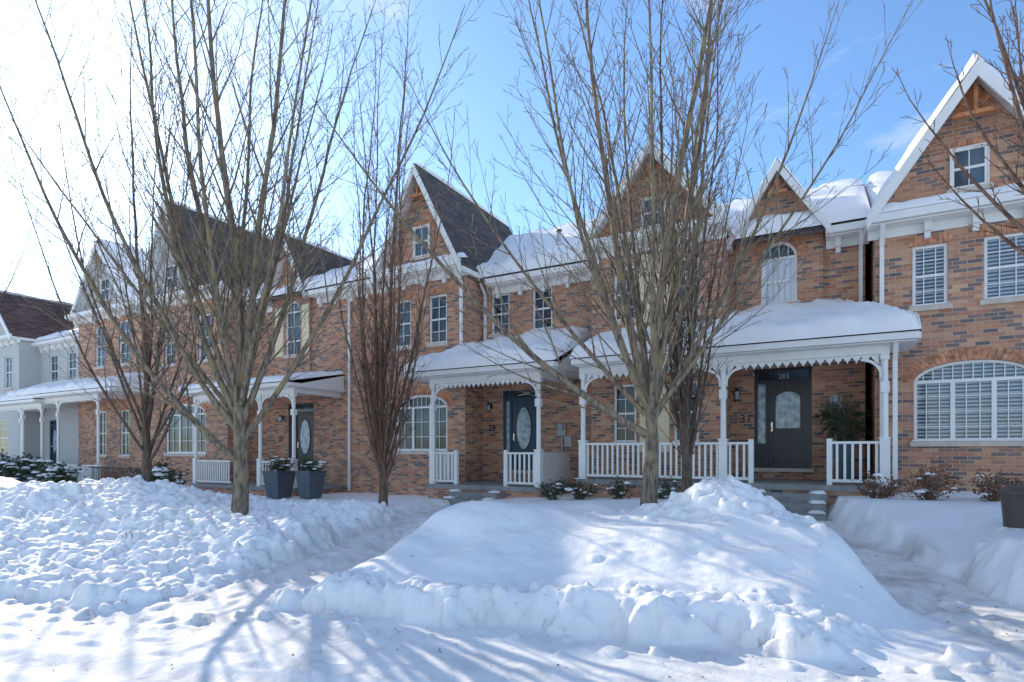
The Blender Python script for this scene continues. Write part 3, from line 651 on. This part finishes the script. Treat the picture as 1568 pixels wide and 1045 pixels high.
# ------------------------------------------------------------------ trees
class Tree:
    def __init__(s,seed): s.r=random.Random(seed); s.co=[]; s.F=[]; s.n=0
    def tube(s,P,Rd,k):
        P=np.array(P); Rd=np.array(Rd); t=np.gradient(P,axis=0); t/=np.linalg.norm(t,axis=1)[:,None]+1e-9
        ref=np.array([1,0,0.]) if abs(t[:,0].mean())<.6 else np.array([0,1,0.])
        u=np.cross(t,ref); u/=np.linalg.norm(u,axis=1)[:,None]; w=np.cross(t,u)
        a=np.arange(k)*2*math.pi/k
        V=P[:,None,:]+Rd[:,None,None]*(np.cos(a)[None,:,None]*u[:,None,:]+np.sin(a)[None,:,None]*w[:,None,:])
        m=len(P); i=np.arange(m*k).reshape(m,k)+s.n; j=np.roll(i,-1,axis=1)
        s.F.append(np.stack([i[:-1],j[:-1],j[1:],i[1:]],-1).reshape(-1,4)); s.co.append(V.reshape(-1,3)); s.n+=m*k
    def grow(s,p,d,L,r,lv,pr):
        R=s.r; seg=pr['seg'][lv]; n=max(3,int(L/seg)); st=L/n; P=[p]; Rs=[r]; D=[d]
        p=np.array(p,float); d=np.array(d,float); d/=np.linalg.norm(d)
        for k in range(n):
            d=d+np.array([R.gauss(0,1)*pr['wob'][lv],R.gauss(0,1)*pr['wob'][lv],pr['up'][lv]*st])
            d/=np.linalg.norm(d); p=p+d*st; P.append(p); Rs.append(max(pr['rmin'],r*(1-.9*((k+1)/n)**.75))); D.append(d)
        s.tube(P,Rs,(7,5,4,3,3)[lv])
        if lv+1<len(pr['seg']):
            sp=pr['space'][lv]; q=pr['start'][lv]*L+R.random()*sp; az=R.random()*6.28
            while q<L*.97:
                f=q/L; k=min(n-1,int(f*n)); dd=np.array(D[k+1]); pp=np.array(P[k])+(np.array(P[k+1])-np.array(P[k]))*(f*n-k)
                az+=2.4+R.gauss(0,.5); a=math.radians(pr['ang'][lv]*R.uniform(.75,1.25))
                ref=np.array([1,0,0.]) if abs(dd[0])<.7 else np.array([0,1,0.])
                u=np.cross(dd,ref); u/=np.linalg.norm(u); w=np.cross(dd,u)
                nd=dd*math.cos(a)+(u*math.cos(az)+w*math.sin(az))*math.sin(a)
                cl=pr['len'][lv]*L*(1-.62*f)*R.uniform(.55,1.15)
                s.grow(pp,nd,max(cl,.12),max(pr['rmin'],Rs[k]*pr['rad'][lv]*R.uniform(.7,1.1)),lv+1,pr)
                q+=sp*R.uniform(.6,1.4)
def tree(name,x,y,z,seed,mat,h_fork,r0,limbs,pr,lean=(0,0),flare=1.35):
    T=Tree(seed); R=T.r
    n=12; P=[]; Rs=[]
    for k in range(n+1):
        f=k/n; P.append((lean[0]*f*h_fork+.03*math.sin(f*5+seed),lean[1]*f*h_fork+.02*math.sin(f*4),-.35+f*(h_fork+.35))); Rs.append(r0*(1-.28*f)*(1+(flare-1)*math.exp(-f*7))*(1+.04*math.sin(k*2.3)))
    T.tube(P,Rs,14)
    for (hf,az,tilt,L,rr) in limbs:
        k=hf*n; i=min(n-1,int(k)); a=np.array(P[i])+(np.array(P[i+1])-np.array(P[i]))*(k-i)
        az=math.radians(az); tl=math.radians(tilt)
        T.grow(a,(math.cos(az)*math.sin(tl),math.sin(az)*math.sin(tl),math.cos(tl)),L,rr,0,pr)
    co=np.concatenate(T.co); F=np.concatenate(T.F)
    return fastmesh(name,co,F,mat,(x,y,z))
def limbs(seed,n,h0,h1,t0,t1,L0,L1,r,center=True,az0=0):
    R=random.Random(seed); o=[]
    if center: o.append((1,R.uniform(0,360),3,max(L0,L1)*1.05,r*1.35))
    for k in range(n):
        f=k/max(1,n-1); o.append((h0+(h1-h0)*f,az0+k*137.5+R.uniform(-20,20),t0+(t1-t0)*f+R.uniform(-5,5),(L0+(L1-L0)*f)*R.uniform(.82,1.05),r*R.uniform(.75,1.05)))
    return o
PV=dict(seg=(.45,.3,.24,.2),wob=(.03,.045,.06,.09),up=(.11,.22,.22,.15),rmin=.0038,space=(.28,.27,.30),start=(.10,.12,.15),ang=(30,32,34),len=(.31,.38,.42),rad=(.46,.5,.6))
PT=dict(PV); PT['space']=(.42,.38,.42)
PC=dict(seg=(.45,.3,.24,.2),wob=(.04,.06,.08,.1),up=(.22,.42,.35,.2),rmin=.0038,space=(.24,.25,.3),start=(.04,.08,.15),ang=(32,32,36),len=(.17,.34,.40),rad=(.48,.5,.6))
tree('bare_maple_tree',-9.5,6.8,gz(-9.5,6.8)-.05,11,BARK_A,2.0,.15,
     [(.55,209,50,9.4,.07),(.72,29,38,8.5,.062),(.8,225,38,9.3,.062),(.85,40,24,9.4,.065),(.9,209,27,9.8,.07),(.93,120,24,9.5,.06),(.96,300,26,9,.055),(1,200,16,10,.08),(1,20,13,10,.08),(1,0,4,10.5,.085),(.9,190,44,8,.05),(.97,350,28,8.6,.05),(1,150,12,10,.06),(1,60,18,9.5,.055),(1,215,20,10,.06)],PV)
tree('bare_maple_tree.001',-2.66,9.3,gz(-2.66,9.3)-.05,23,BARK_A,1.7,.14,
     [(.78,209,64,7.6,.075),(.9,29,34,8,.055),(.95,240,32,8.3,.052),(.95,60,27,8.5,.055),(1,120,22,8.5,.055),(1,300,24,8,.05),(1,205,14,9,.085),(1,25,10,9,.085),(1,0,3,9.5,.09),(.92,200,42,7.4,.05),(.95,20,42,7.4,.045),(1,215,24,8.6,.055),(1,35,19,8.6,.055),(1,170,9,9,.06)],PV)
xc=1.782*11.2*(585-1283.4)/(585+802)
tree('bare_columnar_tree',xc,11.2,gz(xc,11.2)-.05,31,BARK_C,1.8,.12,limbs(3,16,.4,1,27,6,5.5,11.6,.05),PC)
tree('bare_columnar_tree.001',-2.55,11.3,gz(-2.55,11.3)-.05,37,BARK_B,1.8,.11,limbs(9,15,.5,1,20,6,5.6,9.0,.045),PC)
tree('bare_maple_tree.002',-17.6,9.6,gz(-17.6,9.6)-.05,41,BARK_B,2.2,.14,limbs(12,10,.5,1,44,12,8,11,.06),PT,lean=(-.05,0))
tree('bare_maple_tree.003',-24.5,6.6,gz(-24.5,6.6)-.05,43,BARK_B,2.4,.12,limbs(14,7,.5,1,45,15,7,9.5,.05),PT,lean=(.06,0))
tree('bare_columnar_tree.002',2.15,9.0,.7,47,BARK_C,4.4,.11,limbs(21,20,.72,1,44,10,2.6,5.4,.032),PC)
# ------------------------------------------------------------------ shrubs, planters, bin
leafR=plain('dry_leaves',(.19,.095,.055),.8,.4,20); leafG=plain('evergreen_needles',(.045,.075,.035),.7,.5,15); MT['planter']=plain('planter_slate',(.08,.10,.125),.5,.15,4)
def shrub(name,x,y,z,w,h,n,mat,sz,seed,snow=0,needle=False,twig=BARK_C,stems=16):
    rr=random.Random(seed); e=bpy.data.objects.new(name,None); e.location=(x,y,z); S.collection.objects.link(e)
    T=Tree(seed)
    pr=dict(seg=(.15,.12),wob=(.12,.15),up=(.3,.2),rmin=.004,space=(.12,),start=(.15,),ang=(40,),len=(.5,),rad=(.6,))
    for k in range(stems):
        az=rr.random()*6.28; tl=rr.uniform(.1,1.0); T.grow((0,0,-.05),(math.cos(az)*math.sin(tl)*w/h,math.sin(az)*math.sin(tl)*w/h,math.cos(tl)),h*rr.uniform(.8,1.15),.012,0,pr)
    o=fastmesh('twigs',np.concatenate(T.co),np.concatenate(T.F),twig); o.parent=e
    mb=MB(); sb=MB()
    tips=np.concatenate(T.co)
    for k in range(n):
        c=Vector(tips[rr.randrange(len(tips))])+Vector((rr.gauss(0,.05),rr.gauss(0,.05),rr.gauss(0,.04)))
        a=Vector((rr.gauss(0,1),rr.gauss(0,1),rr.gauss(0,.7)+(.0))).normalized(); b=a.cross(Vector((rr.gauss(0,1),rr.gauss(0,1),rr.gauss(0,1)))).normalized()
        l=sz*rr.uniform(.6,1.3); ww=l*(.12 if needle else .4)
        mb.poly([c-a*l,c+b*ww,c+a*l,c-b*ww])
    o=mb.build('leaves',mat); o.parent=e; o.location=(0,0,0)
    if snow:
        for k in range(snow):
            c=Vector(tips[rr.randrange(len(tips))]); r=rr.uniform(.03,.09)*(1 if w<1.1 else 2.0)
            m=7
            i0=len(sb.v)
            for j in range(4):
                ph=j/3*math.pi/2; 
                for q in range(m): t=2*math.pi*q/m; rad=r*math.cos(ph)*(1+.2*math.sin(3*t+k)); sb.v.append((c.x+rad*math.cos(t),c.y+rad*math.sin(t),c.z+r*.55*math.sin(ph)))
            for j in range(3):
                for q in range(m): a=i0+j*m+q; b=i0+j*m+(q+1)%m; sb.f.append((a,b,b+m,a+m))
        o=sb.build('snow_cap',MT['snow'],smooth=True); o.parent=e; o.location=(0,0,0)
    return e
shrub('dormant_shrub',1.35,12.3,gz(1.35,12.3),.8,.65,900,leafR,.035,1,10)
shrub('dormant_shrub.001',.6,12.5,gz(.6,12.5),.5,.5,400,leafR,.035,2,5)
shrub('dormant_shrub.002',-5.3,12.7,gz(-5.3,12.7),.6,.55,500,leafG,.04,3,14)
shrub('dormant_shrub.003',-4.4,12.8,gz(-4.4,12.8),.6,.5,450,leafG,.04,4,14)
shrub('dormant_shrub.004',-3.4,12.8,gz(-3.4,12.8),.6,.5,450,leafG,.04,14,14)
shrub('dormant_shrub.005',2.2,12.2,gz(2.2,12.2),.7,.5,600,leafR,.035,15,10)
shrub('dormant_shrub.006',-5.9,12.5,gz(-5.9,12.5),.5,.5,400,leafG,.04,18,12)
shrub('evergreen_shrub',-19.5,11,gz(-19.5,11),1.2,1.2,1800,leafG,.07,5,60,stems=24)
shrub('evergreen_shrub.001',-29.5,11.2,gz(-29.5,11.2),1.8,1.4,1800,leafG,.09,6,130,stems=24)
shrub('evergreen_shrub.002',3.1,11.8,gz(3.1,11.8),.8,.5,700,leafR,.05,7,14)
shrub('evergreen_shrub.003',-26.0,11.0,gz(-26,11.0),1.2,1.2,1400,leafG,.08,16,80,stems=24)
shrub('evergreen_shrub.004',-33.0,11.4,gz(-33,11.4),1.8,1.5,1800,leafG,.1,17,130,stems=24)
def planter(name,x,y,z0,z1,w,hs,snow,seed,mat='planter'):
    e=bpy.data.objects.new(name,None); e.location=(x,y,z0); S.collection.objects.link(e)
    mb=MB(); a=w*.36; b=w*.5; h=z1-z0
    mb.hexa([(-a,-a,0),(a,-a,0),(a,a,0),(-a,a,0),(-b,-b,h-.06),(b,-b,h-.06),(b,b,h-.06),(-b,b,h-.06)]); mb.box(-b-.02,b+.02,-b-.02,b+.02,h-.059,h)
    o=mb.build('pot',MT[mat]); o.parent=e; o.location=(0,0,0)
    s=shrub('x',0,0,0,w*.9,hs,900,leafG,.09,seed,snow,needle=True)
    for c in list(s.children): c.parent=e; c.location=(0,0,h-.02)
    bpy.data.objects.remove(s)
    return e
planter('planter',-15.5,12.5,.25,1.1,.7,.5,50,1); planter('planter.001',-14.2,12.6,.28,1.12,.62,.45,50,2); 
planter('evergreen_planter',.1,14.6,1.05,1.9,.42,.95,2,9)
e=bpy.data.objects.new('pine_bough_swag',None); e.location=(.12,15.2,2.5); S.collection.objects.link(e)
mb=MB(); rr=random.Random(77)
for k in range(34):
    a=rr.uniform(0,6.28); L_=rr.uniform(.35,.72); dx,dz=math.cos(a)*L_,math.sin(a)*L_*.6-.05; dy=-rr.uniform(.0,.35)
    for q in range(100):
        f=rr.random(); c=Vector((dx*f,dy*f,dz*f-.12*f*f)); v=Vector((dx*.6+rr.gauss(0,.25),rr.gauss(0,.25),dz*.6+rr.gauss(0,.25))).normalized()*rr.uniform(.05,.09)
        b=v.cross(Vector((rr.gauss(0,1),rr.gauss(0,1),rr.gauss(0,1)))).normalized()*.007
        mb.poly([c-b,c+v-b*.3,c+v+b*.3,c+b])
o=mb.build('needles',leafG); o.parent=e; o.location=(0,0,0)
e=bpy.data.objects.new('trash_bin',None); e.location=(2.12,9.8,.72); S.collection.objects.link(e)
mb=MB(); mb.cyl(0,0,-.1,.46,.22,.26,24); mb.cyl(0,0,.46,.51,.29,.29,24); mb.cyl(0,0,.51,.56,.28,.2,24); o=mb.build('bin_body',plain('bin_brown',(.09,.065,.05),.5,.2,6)); o.parent=e; o.location=(0,0,0)
mb=MB(); mb.box(-.08,.06,-.28,-.262,.34,.40); o=mb.build('label',plain('label_yellow',(.5,.36,.06),.5)); o.parent=e; o.location=(0,0,0)
# ------------------------------------------------------------------ light, sky
az=math.radians(157); el=math.radians(26.5)
sd=Vector((math.cos(az)*math.cos(el),math.sin(az)*math.cos(el),math.sin(el)))
l=bpy.data.lights.new('sun','SUN'); l.energy=5; l.angle=math.radians(.5); l.color=(1,.91,.78)
o=bpy.data.objects.new('sun',l); S.collection.objects.link(o); o.rotation_euler=sd.to_track_quat('Z','Y').to_euler()
w=bpy.data.worlds.new('World'); S.world=w; w.use_nodes=True; nt=w.node_tree; L=nt.links.new
bg=nt.nodes['Background']; sky=N(nt,'ShaderNodeTexSky',sky_type='NISHITA'); sky.sun_disc=False
sky.sun_elevation=el; sky.sun_rotation=math.atan2(sd.x,sd.y); sky.dust_density=.35; sky.air_density=1.0; sky.ozone_density=2.4
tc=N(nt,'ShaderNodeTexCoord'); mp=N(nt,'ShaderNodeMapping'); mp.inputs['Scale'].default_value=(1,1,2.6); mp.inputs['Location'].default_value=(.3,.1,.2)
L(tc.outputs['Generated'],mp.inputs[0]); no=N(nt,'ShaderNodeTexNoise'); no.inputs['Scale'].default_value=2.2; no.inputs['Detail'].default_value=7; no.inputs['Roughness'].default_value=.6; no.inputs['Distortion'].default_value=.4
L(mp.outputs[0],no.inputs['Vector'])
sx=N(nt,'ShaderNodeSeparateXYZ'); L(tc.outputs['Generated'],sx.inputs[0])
mr=N(nt,'ShaderNodeMapRange'); mr.interpolation_type='SMOOTHSTEP'; mr.inputs[1].default_value=.1; mr.inputs[2].default_value=-.5; mr.inputs[3].default_value=0; mr.inputs[4].default_value=.13  # extra bright cloud added in the unseen sky behind camera, to fill shaded facades
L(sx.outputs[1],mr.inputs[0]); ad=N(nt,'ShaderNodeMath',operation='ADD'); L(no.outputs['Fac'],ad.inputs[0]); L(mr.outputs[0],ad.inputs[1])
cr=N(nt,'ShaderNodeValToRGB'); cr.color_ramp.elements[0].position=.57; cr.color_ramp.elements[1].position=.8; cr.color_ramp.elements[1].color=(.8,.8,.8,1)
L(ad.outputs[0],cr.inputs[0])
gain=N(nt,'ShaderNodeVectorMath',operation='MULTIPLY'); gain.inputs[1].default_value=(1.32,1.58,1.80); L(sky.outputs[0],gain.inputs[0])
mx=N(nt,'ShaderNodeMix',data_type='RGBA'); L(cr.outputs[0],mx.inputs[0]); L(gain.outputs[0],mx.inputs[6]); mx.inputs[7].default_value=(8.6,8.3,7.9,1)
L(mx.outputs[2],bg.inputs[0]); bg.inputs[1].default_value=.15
S.view_settings.view_transform='Standard'; S.view_settings.look='None'; S.view_settings.exposure=0
c=bpy.data.cameras.new('camera'); c.sensor_width=36; c.lens=890/1568*36; c.shift_y=.1068; c.clip_end=2000
o=bpy.data.objects.new('camera',c); S.collection.objects.link(o); o.location=(0,0,1.75); o.rotation_euler=(math.pi/2,0,math.radians(29.3)); S.camera=o
